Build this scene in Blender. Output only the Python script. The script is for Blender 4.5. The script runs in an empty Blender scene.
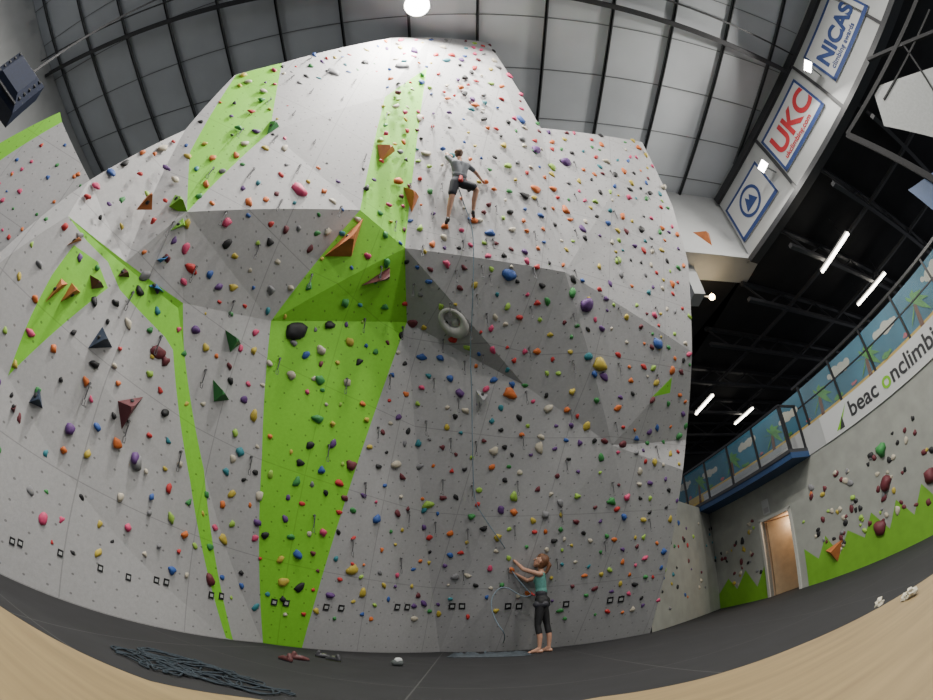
import bpy, math, random
from mathutils import Vector, Matrix
from mathutils.geometry import delaunay_2d_cdt
random.seed(11)
R = random.random
scene = bpy.context.scene

# ------------------------------------------------------------------ survey
FPX = 450.0          # equisolid fisheye focal length in pixels
PITCH = math.radians(35.0)
cs, sn = math.cos(PITCH), math.sin(PITCH)
O = Vector((0, 0, 0.6))

def bearing_cam(px, py):
    x = px-466.5; y = 350-py
    r = math.hypot(x, y)
    if r < 1e-9: return 0, 0, 1
    th = 2*math.asin(min(r/(2*FPX), .9))
    k = math.sin(th)/r
    return x*k, y*k, math.cos(th)
def bearing(px, py):
    X, Y, F = bearing_cam(px, py)
    return Vector((X, cs*F-sn*Y, sn*F+cs*Y))
def gno(px, py):
    X, Y, F = bearing_cam(px, py)
    return Vector((X/F, Y/F))
def gno_dir(g):
    v = Vector((g[0], cs-sn*g[1], sn+cs*g[1])); v.normalize(); return v
def dir_gno(d):
    F = d.y*cs+d.z*sn; Y = d.z*cs-d.y*sn
    return Vector((d.x/F, Y/F))
def hit(d, N, D):
    return (D-N.dot(O))/N.dot(d)
def at_z(px, py, z):
    d = bearing(px, py); return O+d*((z-O.z)/d.z)
def at_y(px, py, y):
    d = bearing(px, py); return O+d*((y-O.y)/d.y)

# ------------------------------------------------------------------ materials
def mat(name, col, rough=0.6, noise=0.0, nscale=20, emit=0, metal=0, alpha=None, bump=0.0):
    m = bpy.data.materials.new(name); m.use_nodes = True
    nt = m.node_tree; b = nt.nodes['Principled BSDF']
    b.inputs['Base Color'].default_value = (*col, 1)
    b.inputs['Roughness'].default_value = rough
    b.inputs['Metallic'].default_value = metal
    if emit:
        b.inputs['Emission Color'].default_value = (*col, 1)
        b.inputs['Emission Strength'].default_value = emit
    tc = nt.nodes.new('ShaderNodeTexCoord')
    nz = nt.nodes.new('ShaderNodeTexNoise'); nz.inputs['Scale'].default_value = nscale
    nz.inputs['Detail'].default_value = 5
    nt.links.new(tc.outputs['Object'], nz.inputs['Vector'])
    if noise:
        mr = nt.nodes.new('ShaderNodeMapRange')
        mr.inputs['From Min'].default_value = .3; mr.inputs['From Max'].default_value = .7
        mr.inputs['To Min'].default_value = 1-noise; mr.inputs['To Max'].default_value = 1+noise*.6
        nt.links.new(nz.outputs['Fac'], mr.inputs['Value'])
        mx = nt.nodes.new('ShaderNodeVectorMath'); mx.operation = 'SCALE'
        mx.inputs[0].default_value = col
        nt.links.new(mr.outputs[0], mx.inputs['Scale'])
        nt.links.new(mx.outputs[0], b.inputs['Base Color'])
    if bump:
        bp = nt.nodes.new('ShaderNodeBump'); bp.inputs['Strength'].default_value = bump
        nt.links.new(nz.outputs['Fac'], bp.inputs['Height']); nt.links.new(bp.outputs[0], b.inputs['Normal'])
    if alpha is not None:
        b.inputs['Alpha'].default_value = alpha
    return m

def panel_mat(name, col, seam=.8, speck=.22):
    m = mat(name, col, .65)
    nt = m.node_tree; b = nt.nodes['Principled BSDF']; L = nt.links; N = nt.nodes.new
    uv = N('ShaderNodeUVMap'); uv.uv_map = 'UVMap'
    sp = N('ShaderNodeSeparateXYZ'); L.new(uv.outputs[0], sp.inputs[0])
    def M(op, a, b2=None):
        n = N('ShaderNodeMath'); n.operation = op
        for i, v in enumerate((a, b2)):
            if v is None: continue
            if isinstance(v, (int, float)): n.inputs[i].default_value = v
            else: L.new(v, n.inputs[i])
        return n.outputs[0]
    fu = M('LESS_THAN', M('FRACT', M('DIVIDE', sp.outputs[0], 1.22)), .010)
    fv = M('LESS_THAN', M('FRACT', M('DIVIDE', sp.outputs[1], 1.22)), .010)
    seamf = M('MAXIMUM', fu, fv)
    # t-nut grid
    du = M('SUBTRACT', M('FRACT', M('DIVIDE', sp.outputs[0], .203)), .5)
    dv = M('SUBTRACT', M('FRACT', M('DIVIDE', sp.outputs[1], .203)), .5)
    dd = M('ADD', M('MULTIPLY', du, du), M('MULTIPLY', dv, dv))
    dot = M('LESS_THAN', dd, .0035)
    tc = N('ShaderNodeTexCoord')
    nz = N('ShaderNodeTexNoise'); nz.inputs['Scale'].default_value = 22; nz.inputs['Detail'].default_value = 8
    nz.inputs['Roughness'].default_value = .8
    L.new(tc.outputs['Object'], nz.inputs['Vector'])
    n2 = N('ShaderNodeTexNoise'); n2.inputs['Scale'].default_value = .9; n2.inputs['Detail'].default_value = 4
    L.new(tc.outputs['Object'], n2.inputs['Vector'])
    s1 = M('ADD', 1-speck, M('MULTIPLY', nz.outputs['Fac'], speck*2))
    s2 = M('ADD', .88, M('MULTIPLY', n2.outputs['Fac'], .24))
    s = M('MULTIPLY', s1, s2)
    s = M('MULTIPLY', s, M('SUBTRACT', 1, M('MULTIPLY', seamf, 1-seam)))
    s = M('MULTIPLY', s, M('SUBTRACT', 1, M('MULTIPLY', dot, .5)))
    mx = N('ShaderNodeVectorMath'); mx.operation = 'SCALE'; mx.inputs[0].default_value = col
    L.new(s, mx.inputs['Scale']); L.new(mx.outputs[0], b.inputs['Base Color'])
    bp = N('ShaderNodeBump'); bp.inputs['Strength'].default_value = .25; bp.inputs['Distance'].default_value = .01
    L.new(nz.outputs['Fac'], bp.inputs['Height']); L.new(bp.outputs[0], b.inputs['Normal'])
    return m

# ------------------------------------------------------------------ mesh builder
class MB:
    def __init__(s): s.v = []; s.f = []; s.m = []
    def poly(s, pts, m=0):
        i = len(s.v); s.v += [Vector(p) for p in pts]; s.f.append(list(range(i, i+len(pts)))); s.m.append(m)
    def hexa(s, c, m=0):
        i = len(s.v); s.v += [Vector(p) for p in c]
        for q in ((0,3,2,1),(4,5,6,7),(0,1,5,4),(1,2,6,5),(2,3,7,6),(3,0,4,7)):
            s.f.append([i+k for k in q]); s.m.append(m)
    def box(s, a, b, m=0):
        x0,y0,z0 = a; x1,y1,z1 = b
        s.hexa([(x0,y0,z0),(x1,y0,z0),(x1,y1,z0),(x0,y1,z0),(x0,y0,z1),(x1,y0,z1),(x1,y1,z1),(x0,y1,z1)], m)
    def beam(s, p, q, w, h, m=0, up=Vector((0,0,1))):
        p = Vector(p); q = Vector(q); d = (q-p).normalized()
        if abs(d.dot(up)) > .98: up = Vector((0,1,0))
        sd = d.cross(up).normalized(); u = sd.cross(d).normalized()
        a = sd*w/2; b = u*h/2
        s.hexa([p-a-b, p+a-b, q+a-b, q-a-b, p-a+b, p+a+b, q+a+b, q-a+b], m)
    def mesh(s, verts, faces, m=0):
        i = len(s.v); s.v += verts
        for f in faces: s.f.append([i+k for k in f]); s.m.append(m)
    def cyl(s, p, q, r0, r1, n=12, m=0):
        p = Vector(p); q = Vector(q); d = (q-p).normalized()
        up = Vector((0,0,1)) if abs(d.z) < .9 else Vector((1,0,0))
        a = d.cross(up).normalized(); b = d.cross(a)
        vs = [p+(a*math.cos(t)+b*math.sin(t))*r0 for t in [2*math.pi*k/n for k in range(n)]]
        vs += [q+(a*math.cos(t)+b*math.sin(t))*r1 for t in [2*math.pi*k/n for k in range(n)]]
        fs = [[k,(k+1)%n,n+(k+1)%n,n+k] for k in range(n)]+[list(range(n))[::-1], list(range(n,2*n))]
        s.mesh(vs, fs, m)
    def obj(s, name, mats, parent=None, smooth=False, recalc=True, bevel=0):
        me = bpy.data.meshes.new(name); me.from_pydata([tuple(v) for v in s.v], [], s.f)
        for m in mats: me.materials.append(m)
        for p, k in zip(me.polygons, s.m): p.material_index = k; p.use_smooth = smooth
        if recalc:
            import bmesh
            bm = bmesh.new(); bm.from_mesh(me); bmesh.ops.recalc_face_normals(bm, faces=bm.faces); bm.to_mesh(me); bm.free()
        me.update()
        o = bpy.data.objects.new(name, me); scene.collection.objects.link(o)
        if parent: o.parent = parent
        if bevel:
            bv = o.modifiers.new('bevel', 'BEVEL'); bv.width = bevel; bv.segments = 2
        return o

# unit icosphere data
import bmesh
_b = bmesh.new(); bmesh.ops.create_icosphere(_b, subdivisions=2, radius=1)
ICO_V = [v.co.copy() for v in _b.verts]; ICO_F = [[v.index for v in f.verts] for f in _b.faces]; _b.free()

# ------------------------------------------------------------------ palette
m_wall = panel_mat('textured_grey_climbing_panel', (.395,.39,.395), .72, .28)
m_green = panel_mat('textured_green_climbing_panel', (.215,.60,.03), .8, .2)
m_floor = mat('dark_rubber_matting', (.010,.010,.012), .85, .25, 3)
m_white = mat('white_painted_panel', (.42,.43,.43), .6, .06, 2)
m_ceil = mat('grey_roof_lining', (.60,.63,.66), .6, .12, .5)
m_purlin = mat('grey_steel_purlin', (.09,.095,.10), .5, .1)
m_steel = mat('dark_steel', (.035,.036,.04), .5, .2)
m_black = mat('matt_black', (.008,.008,.010), .8, .1)
m_dark = mat('dark_ceiling_paint', (.012,.012,.014), .85, .3, 2)

# ------------------------------------------------------------------ floor
b = MB(); b.box((-14,-9,-.1),(24,21,0)); floor = b.obj('floor', [m_floor])
nt = m_floor.node_tree; bs = nt.nodes['Principled BSDF']
tc = nt.nodes.new('ShaderNodeTexCoord'); sp = nt.nodes.new('ShaderNodeSeparateXYZ'); nt.links.new(tc.outputs['Object'], sp.inputs[0])
def fm(op, a, b2):
    n = nt.nodes.new('ShaderNodeMath'); n.operation = op
    for i, v in enumerate((a, b2)):
        if isinstance(v, (int, float)): n.inputs[i].default_value = v
        elif v is not None: nt.links.new(v, n.inputs[i])
    return n.outputs[0]
sx = fm('LESS_THAN', fm('FRACT', fm('DIVIDE', fm('ADD', sp.outputs[0], 20.4), 2.0), None), .006)
sy = fm('LESS_THAN', fm('FRACT', fm('DIVIDE', fm('ADD', sp.outputs[1], 20.3), 2.0), None), .006)
sm = fm('MAXIMUM', sx, sy)
mix = nt.nodes.new('ShaderNodeMixRGB'); nt.links.new(sm, mix.inputs[0])
old = bs.inputs['Base Color'].links[0].from_socket
nt.links.new(old, mix.inputs[1]); mix.inputs[2].default_value = (.045,.045,.045,1)
nt.links.new(mix.outputs[0], bs.inputs['Base Color'])

# ------------------------------------------------------------------ main climbing wall (three leaning planes with relief)
NL = Vector((.732,-.682,-.22)); DL = -5.32
NR = Vector((.257,-.966,-.40)); DR = -7.14
NLL = Vector((.943,-.331,-.04)); DLL = -4.24
PLANES = ((NL,DL),(NR,DR),(NLL,DLL))
def base_pt(px, py, off):
    d = bearing(px, py)
    if off == 'floor': return at_z(px, py, 0.0)
    c = [t for t in (hit(d,a,b_) for a,b_ in PLANES) if t > 0]
    return O+d*(min(c)-off)
G = [(-45,550,'floor'),(232,640,'floor'),(263,643,'floor'),(302,648,'floor'),(440,652,'floor'),(650,633,'floor'),
 (683,470,0),(686,440,-.25),(692,352,.32),(688,262,.1),(672,205,0),(642,142,0),(541,128,0),(488,42,0),(430,37,0),
 (392,38,0),(282,63,0),(235,75,0),(185,130,0),(90,180,0),(68,216,.12),(-45,300,0),(187,212,.5),(360,210,.65),
 (271,321,-.12),(405,248,.6),(407,322,-.12),(565,272,.42),(525,386,-.25),(612,445,0),(178,308,.1)]
BND = list(range(0,20))+[21]
GE = [(BND[i],BND[(i+1)%len(BND)]) for i in range(len(BND))]
GE += [(18,22),(22,23),(23,24),(24,22),(23,25),(25,26),(26,24),(25,27),(27,28),(28,25),(28,26),(27,12),(27,11),(27,13),
       (8,29),(29,7),(20,30),(30,1),(24,2),(26,3),(19,20),(25,14),(27,8),(27,29),(29,5),(28,4)]
gp = [gno(a,b2) for a,b2,_ in G]
g3 = [base_pt(*q) for q in G]
bpoly = [gp[i] for i in BND]
def inpoly(p, poly):
    c = False; n = len(poly)
    for i in range(n):
        a = poly[i]; b2 = poly[i-1]
        if (a[1] > p[1]) != (b2[1] > p[1]) and p[0] < (b2[0]-a[0])*(p[1]-a[1])/(b2[1]-a[1])+a[0]: c = not c
    return c
r = delaunay_2d_cdt(gp, GE, [], 0, 1e-5)
rv = r[0]
def nearest(v):
    return min(range(len(gp)), key=lambda i: (gp[i]-v).length)
gv3 = []
for v in rv:
    k = nearest(v)
    if (gp[k]-v).length < 1e-3: gv3.append(g3[k])
    else:
        d = gno_dir(v); gv3.append(O+d*min(t for t in (hit(d,a,b_) for a,b_ in PLANES) if t > 0))
TR = []
for f in r[2]:
    c = sum((rv[i] for i in f), Vector((0,0)))/3
    if inpoly(c, bpoly):
        a, b2, c3 = [gv3[i] for i in f]
        n = (b2-a).cross(c3-a).normalized()
        if n.dot(O-a) < 0: n = -n
        TR.append(([rv[i] for i in f], (a,b2,c3), n))
def lift(g):
    best = None; bb = -1e9
    for t2, t3, n in TR:
        a, b2, c = t2
        D = (b2.x-a.x)*(c.y-a.y)-(c.x-a.x)*(b2.y-a.y)
        if abs(D) < 1e-12: continue
        w1 = ((g[0]-a.x)*(c.y-a.y)-(c.x-a.x)*(g[1]-a.y))/D
        w2 = ((b2.x-a.x)*(g[1]-a.y)-(g[0]-a.x)*(b2.y-a.y))/D
        m = min(w1, w2, 1-w1-w2)
        if m > bb: bb = m; best = (t3, n)
    d = gno_dir(g); t3, n = best
    return O+d*((t3[0]-O).dot(n)/n.dot(d)), n, bb
def wall_at(px, py): return lift(gno(px,py))

GREEN = [
 [(190,152),(236,75),(282,63),(270,132),(187,212)],
 [(385,97),(427,68),(405,248),(360,210)],
 [(360,210),(405,248),(407,322),(271,321)],
 [(271,321),(407,322),(302,648),(263,643),(262,455)],
 [(74,245),(98,262),(108,288),(60,327),(8,376),(30,318),(52,275)],
 [(68,216),(126,262),(183,303),(184,350),(204,470),(233,640),(226,638),(190,480),(173,350),(165,337),(120,290),(108,262),(86,240)],
 [(652,397),(672,377),(670,393)],
]
gg = [[gno(*p) for p in poly] for poly in GREEN]
pts = list(gp); eds = list(GE)
for poly in gg:
    i = len(pts); pts += poly; n = len(poly)
    eds += [(i+k, i+(k+1)%n) for k in range(n)]
r = delaunay_2d_cdt(pts, eds, [], 0, 1e-4)
v2 = r[0]; v3 = []
for v in v2:
    k = nearest(v)
    v3.append(g3[k] if (gp[k]-v).length < 2e-4 else lift(v)[0])
faces = []; fm_ = []
for f in r[2]:
    c = sum((v2[i] for i in f), Vector((0,0)))/len(f)
    if inpoly(c, bpoly):
        faces.append(list(f)); fm_.append(1 if any(inpoly(c,p) for p in gg) else 0)
back = Vector((.0,.9,0)); nb = len(v3)
# timber return edges behind the outline so the wall has real thickness
edgecount = {}
for f in faces:
    for i in range(3):
        e = tuple(sorted((f[i], f[(i+1)%3]))); edgecount[e] = edgecount.get(e,0)+1
allv = [tuple(v) for v in v3]+[tuple(v+back) for v in v3]
for e, c in edgecount.items():
    if c == 1 and max(v3[e[0]].z, v3[e[1]].z) > .05:
        faces.append([e[0], e[1], e[1]+nb, e[0]+nb]); fm_.append(0)
me = bpy.data.meshes.new('climbing_wall'); me.from_pydata(allv, [], faces)
me.materials.append(m_wall); me.materials.append(m_green)
for p, k in zip(me.polygons, fm_): p.material_index = k
uvl = me.uv_layers.new(name='UVMap')
for lp in me.loops:
    co = me.vertices[lp.vertex_index].co
    uvl.data[lp.index].uv = (co.x*.80+co.y*.55, co.z*1.06)
me.update()
bm = bmesh.new(); bm.from_mesh(me); bmesh.ops.remove_doubles(bm, verts=bm.verts, dist=1e-4); bm.to_mesh(me); bm.free()
wall = bpy.data.objects.new('climbing_wall', me); scene.collection.objects.link(wall)

# left neighbouring climbing wall
def left_at(px, py, off=0.0):
    d = bearing(px,py); t = hit(d, NL, DL-.75); return O+d*(t-off)
def flat_panel(name, polys, mats, fn):
    b = MB()
    for poly, m in polys: b.poly([fn(*p) for p in poly], m)
    o = b.obj(name, mats, recalc=False)
    uvl = o.data.uv_layers.new(name='UVMap')
    for lp in o.data.loops:
        co = o.data.vertices[lp.vertex_index].co; uvl.data[lp.index].uv = (co.x*.7+co.y*.7, co.z)
    return o
flat_panel('climbing_wall', [([(-45,195),(62,122),(95,190),(70,240),(-45,340)],0),([(-45,172),(60,112),(62,122),(-45,195)],1)], [m_wall,m_green], left_at)

# ------------------------------------------------------------------ holds
HC = [('red',(.50,.03,.03),11),('pink',(.60,.06,.16),9),('orange',(.62,.15,.03),11),('yellow',(.48,.37,.05),12),
      ('green',(.04,.24,.06),11),('blue',(.03,.09,.32),9),('teal',(.03,.20,.24),6),('purple',(.11,.04,.18),7),
      ('black',(.014,.014,.016),14),('cream',(.50,.45,.35),12),('grey',(.20,.20,.21),6),('maroon',(.14,.025,.035),7),('lime',(.30,.50,.07),7)]
hm = [mat('hold_'+n, c, .6, .1, 30) for n,c,_ in HC]
HI = {n:i for i,(n,_,_) in enumerate(HC)}
wts = [w for _,_,w in HC]
def frame(n):
    u = Vector((0,0,1)); u = (u-n*u.dot(n)).normalized(); return u.cross(n).normalized(), u
def add_hold(B, p, n, rad, m, flat=.6, elong=1.0, rot=None):
    a, u = frame(n); t = R()*6.28 if rot is None else rot
    a2 = a*math.cos(t)+u*math.sin(t); u2 = -a*math.sin(t)+u*math.cos(t)
    k1, k2, k3 = R()*6, R()*6, R()*6
    skew = (R()-.5)*.7
    vs = []
    for v in ICO_V:
        rr = rad*(1+.22*math.sin(3*v.x+k1)*math.cos(2.4*v.y+k2)+.10*math.sin(5*v.y+k3))
        h = v.z*flat; 
        if h < 0: h *= .25
        vs.append(p+(a2*(v.x*elong+skew*h)+u2*v.y+n*h)*rr)
    B.mesh(vs, ICO_F, m)
B = MB(); taken = []
areas = []
for t2, t3, n in TR: areas.append((t3[1]-t3[0]).cross(t3[2]-t3[0]).length/2)
tot = sum(areas)
tries = 0
while len(taken) < 1050 and tries < 12000:
    tries += 1
    k = random.choices(range(len(TR)), areas)[0]
    a, b2, c = TR[k][1]; n = TR[k][2]
    u, v = R(), R()
    if u+v > 1: u, v = 1-u, 1-v
    p = a+(b2-a)*u+(c-a)*v
    if p.z < .45+.1*R(): continue
    if any((p-q).length < .17 for q in taken): continue
    taken.append(p)
    x = R()
    rad = .026+.022*R() if x < .8 else .044+.022*R()
    rad *= .55+.058*(p-O).length
    add_hold(B, p, n, rad, random.choices(range(len(HC)), wts)[0], .5+.4*R(), 1+.6*R())
# neighbouring left wall
nl = NL.normalized()
for i in range(70):
    px = -30+115*R(); py = 130+170*R()
    if inpoly((px,py), [(-40,200),(60,128),(84,185),(60,225),(-40,310)]):
        add_hold(B, left_at(px,py), nl, .020+.022*R(), random.choices([0,1,2,4,5],[5,3,4,2,3])[0])
# recognisable larger holds
for px,py,rad,c,fl,el,rot in [(296,331,.18,'black',.6,1.2,.2),(587,305,.17,'purple',.8,1,0),(566,162,.15,'purple',.7,1,0),(536,150,.15,'purple',.7,.9,0),
    (521,120,.13,'blue',.6,1.3,2),(600,365,.16,'yellow',.7,1.1,0),(299,190,.14,'pink',.6,1.3,0),(510,394,.13,'orange',.6,1.2,0),
    (406,160,.06,'black',.6,1,0),(270,242,.07,'black',.6,1,0),(326,122,.09,'orange',.6,1.3,0),(658,344,.14,'blue',.6,1.2,0),
    (509,275,.13,'blue',.6,1.3,0),(351,465,.10,'maroon',.6,1.2,0),(240,452,.08,'teal',.6,1,0),(352,570,.11,'yellow',.6,1.3,1),
    (310,445,.08,'black',.6,1,0),(320,380,.09,'green',.6,1.1,0),(536,189,.11,'orange',.6,1.2,0),(475,105,.09,'orange',.6,1.4,.2),
    (428,505,.09,'lime',.6,1.6,.4),(545,592,.06,'cream',.6,1,0),(255,538,.07,'pink',.6,1,0),(490,233,.09,'blue',.6,1.3,0),(283,582,.09,'yellow',.6,1.2,0),
    (172,570,.07,'blue',.6,1,0),(137,463,.09,'grey',.6,1.4,2),(158,352,.10,'maroon',.6,1.5,.5),(660,232,.08,'green',.6,1.4,1.3),(402,66,.14,'grey',.6,1.4,.2),
    (333,73,.16,'grey',.5,1.5,0),(420,118,.10,'cream',.5,1.5,1.2)]:
    p, n, _ = wall_at(px,py); add_hold(B, p, n, rad*.70, HI[c], fl, el, rot)

# ------------------------------------------------------------------ right hall wall frame (skewed slightly from the view axis)
E = Vector((7.16,11.85,0)); dW = Vector((.153,-.988,0)); nW = Vector((-.988,-.153,0))
def Wp(s, z, out=0.0): return E+dW*s+nW*out+Vector((0,0,z))
def on_W(px, py, out=0.0):
    d = bearing(px,py); N = nW; D = N.dot(E)+out
    P = O+d*hit(d,N,D); return (P-E).dot(dW), P.z
def wbox(B, s0,s1,z0,z1,o0,o1,m=0):
    B.hexa([Wp(s0,z0,o0),Wp(s1,z0,o0),Wp(s1,z0,o1),Wp(s0,z0,o1),Wp(s0,z1,o0),Wp(s1,z1,o0),Wp(s1,z1,o1),Wp(s0,z1,o1)], m)
m_rwall = mat('pale_bouldering_panel', (.33,.34,.31), .65, .12, 3)
m_rgreen = mat('green_mountain_paint', (.17,.40,.03), .6, .1, 5)
b = MB()
wbox(b,0,2.15,0,3.0,-.12,0); wbox(b,3.2,18,0,3.0,-.12,0); wbox(b,2.15,3.2,2.05,3.0,-.12,0)
wbox(b,-.1,18,3.0,3.65,-.12,.02,2)
# painted mountain skyline: thin plywood profile
zz = []; s = 0.0; hi = False
while s < 17:
    base = .28+.028*s
    zz.append((s, base+(.50 if hi else .05)+.15*R())); hi = not hi; s += .28+.25*R()
for (s0,z0),(s1,z1) in zip(zz,zz[1:]):
    for a0,a1 in ((s0,s1),):
        if a1 <= 2.1 or a0 >= 3.25:
            b.poly([Wp(a0,0,.006),Wp(a1,0,.006),Wp(a1,z1,.006),Wp(a0,z0,.006)],1)
b.obj('wall_right', [m_rwall,m_rgreen,m_white], recalc=False)
for i in range(280):
    s = .3+14*R(); z = .5+1.7*R()+.02*s
    if 1.9 < s < 3.5: continue
    add_hold(B, Wp(s,z), nW, .035+.035*R(), random.choices([HI['maroon'],HI['black'],HI['lime'],HI['cream'],HI['yellow'],HI['grey'],HI['orange']],[6,5,3,5,3,4,1])[0], .6, 1+.5*R())
for px,py,rad,c in [(881,450,.16,'green'),(886,483,.16,'maroon'),(880,528,.17,'maroon'),(930,476,.15,'maroon')]:
    s,z = on_W(px,py); add_hold(B, Wp(s,z), nW, rad, HI[c], .8, 1)
# return wall between main climbing wall and right wall
rw0 = Vector((3.55,8.55,0)); rw1 = E
b = MB(); b.poly([rw0, rw1, rw1+Vector((0,0,3.1)), rw0+Vector((0,0,3.1))],0)
b.obj('wall_back', [m_rwall], recalc=False)
rd = (rw1-rw0).normalized(); rn = Vector((rd.y,-rd.x,0))
for i in range(40):
    p = rw0+(rw1-rw0)*R()+Vector((0,0,.4+2.3*R())); add_hold(B, p, rn, .035+.03*R(), random.choices(range(len(HC)),wts)[0])
B.obj('climbing_holds', hm, smooth=True, recalc=False)

# doorway with warm lit lobby
m_lobby = mat('warm_lobby_paint', (.60,.43,.28), .6, .05)
m_frame = mat('door_frame_white', (.5,.5,.46), .5, .05)
b = MB()
b.poly([Wp(2.15,0,-1.4),Wp(3.2,0,-1.4),Wp(3.2,2.05,-1.4),Wp(2.15,2.05,-1.4)],0)
b.poly([Wp(2.15,0,-.12),Wp(2.15,0,-1.4),Wp(2.15,2.05,-1.4),Wp(2.15,2.05,-.12)],0)
b.poly([Wp(3.2,0,-.12),Wp(3.2,0,-1.4),Wp(3.2,2.05,-1.4),Wp(3.2,2.05,-.12)],0)
b.poly([Wp(2.15,2.05,-.12),Wp(3.2,2.05,-.12),Wp(3.2,2.05,-1.4),Wp(2.15,2.05,-1.4)],0)
wbox(b,2.07,2.15,0,2.12,-.12,.04,1); wbox(b,3.2,3.28,0,2.12,-.12,.04,1); wbox(b,2.07,3.28,2.05,2.13,-.12,.04,1)
# door leaf swung open into the lobby
q0 = Wp(2.2,.01,-.14); q1 = Wp(2.62,.01,-.95); up = Vector((0,0,2.0)); tn = (q1-q0).normalized().cross(Vector((0,0,1)))*.04
b.hexa([q0,q1,q1+tn,q0+tn,q0+up,q1+up,q1+tn+up,q0+tn+up],2)
b.obj('door_1', [m_lobby,m_frame,mat('door_leaf_beech',(.30,.22,.13),.5,.15,6)], recalc=False)
L = bpy.data.lights.new('lobby_lamp','POINT'); L.energy = 22; L.color = (1,.82,.62); L.shadow_soft_size = .1
o = bpy.data.objects.new('lobby_lamp', L); o.location = Wp(2.85,1.85,-.7); scene.collection.objects.link(o)
b = MB(); s,z = on_W(766,507); wbox(b,s-.13,s+.13,z-.2,z+.2,0,.02,0); wbox(b,s-.09,s+.09,z-.15,z-.02,.02,.024,1)
b.obj('safety_notice', [m_white, mat('notice_print',(.3,.3,.3),.6)])

# ------------------------------------------------------------------ mezzanine
m_blue = mat('blue_fascia_paint', (.02,.06,.16), .5, .1)
m_rail = mat('railing_black_steel', (.015,.015,.018), .4, .1)
m_glass = mat('balcony_glass', (.25,.33,.38), .05, alpha=.10)
b = MB(); wbox(b,-7,18,2.88,3.0,-4.2,-.12,0); b.obj('floor_mezzanine', [m_dark])
b = MB()
wbox(b,-1.2,4.3,2.98,3.12,0,.75,0); wbox(b,-1.2,4.3,3.12,3.2,-.1,.78,1)
for k in range(6):
    s = -1.15+k*1.08; wbox(b,s-.025,s+.025,3.2,4.3,.68,.73,2)
    if k < 5: wbox(b,s+.06,s+1.02,3.28,4.2,.70,.712,3)
wbox(b,-1.2,4.3,4.28,4.33,.67,.74,2)
for k in range(2): wbox(b,4.24,4.29,3.2,4.3,.03+.6*k,.08+.6*k,2)
wbox(b,4.24,4.29,4.28,4.33,0,.7,2)
b.obj('balcony', [m_blue,m_steel,m_rail,m_glass])
b = MB()
for k in range(12):
    s = 4.5+k*1.15; wbox(b,s-.025,s+.025,3.65,4.75,-.09,-.04,0)
    wbox(b,s+.06,s+1.09,3.72,4.62,-.07,-.06,1)
wbox(b,4.3,18,4.72,4.78,-.1,-.03,0); wbox(b,4.3,18,4.2,4.23,-.08,-.05,0)
b.obj('balcony_railing', [m_rail,m_glass])
# mural wall
m_sky = mat('mural_sky_blue', (.035,.14,.21), .6, .3, 1.2)
m_cloud = mat('mural_cloud', (.42,.42,.36), .6); m_tree = mat('mural_leaf', (.08,.26,.05), .6, .3, 6)
m_trunk = mat('mural_trunk', (.13,.055,.025), .6); m_flower = mat('mural_yellow', (.50,.36,.10), .6); m_pinkp = mat('mural_pink', (.4,.10,.12), .6)
b = MB(); wbox(b,-6,16,3.0,5.75,-2.75,-2.6,0)
def blobs(s, z, w, h, m, n=7, o=-2.595):
    for i in range(n):
        a = (i/(n-1)-.5)*w if n > 1 else 0; rr = h*(.6+.5*R())*(1-abs(a/w)*.8) if w else h
        zc = z+(R()-.3)*h*.4
        b.poly([Wp(s+a+rr*math.cos(t), zc+rr*math.sin(t), o+.001*i) for t in [k*math.pi/8 for k in range(16)]], m)
for s,z in [(-4.4,5.3),(-2.6,5.2),(-.2,5.35),(2.0,5.25),(4.5,5.35),(6.6,5.3),(8.8,5.4),(10.5,5.2)]: blobs(s,z,.8,.19,1)
b.poly([Wp(-6,4.0,-2.592),Wp(16,4.0,-2.592),Wp(16,4.62,-2.592),Wp(-6,4.62,-2.592)],4)     # sandy shore band
for s,z in [(-3.6,4.85),(-1.4,4.9),(.9,4.85),(3.3,4.9),(5.4,4.85),(7.6,4.95),(9.7,4.9)]:
    b.poly([Wp(s-.1,3.6,-2.585),Wp(s+.10,3.6,-2.585),Wp(s+.26,z+.2,-2.585),Wp(s+.14,z+.2,-2.585)],3)
    for k in range(8):      # palm fronds
        t = math.radians(-35+k*35.7); L_ = .52; ca,sa = math.cos(t),math.sin(t); oo = -2.58+.001*k
        b.poly([Wp(s+.2,z+.2,oo), Wp(s+.2+L_*.5*ca-.09*sa,z+.2+L_*.5*sa+.09*ca,oo), Wp(s+.2+L_*ca,z+.2+L_*sa-.16,oo), Wp(s+.2+L_*.5*ca+.07*sa,z+.2+L_*.5*sa-.08,oo)],2)
    blobs(s+.9,4.68,.3,.10,2,4,-2.575); blobs(s-.5,4.7,.15,.07,5,3,-2.575)
b.obj('wall_mural', [m_sky,m_cloud,m_tree,m_trunk,m_flower,m_pinkp], recalc=False)

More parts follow.
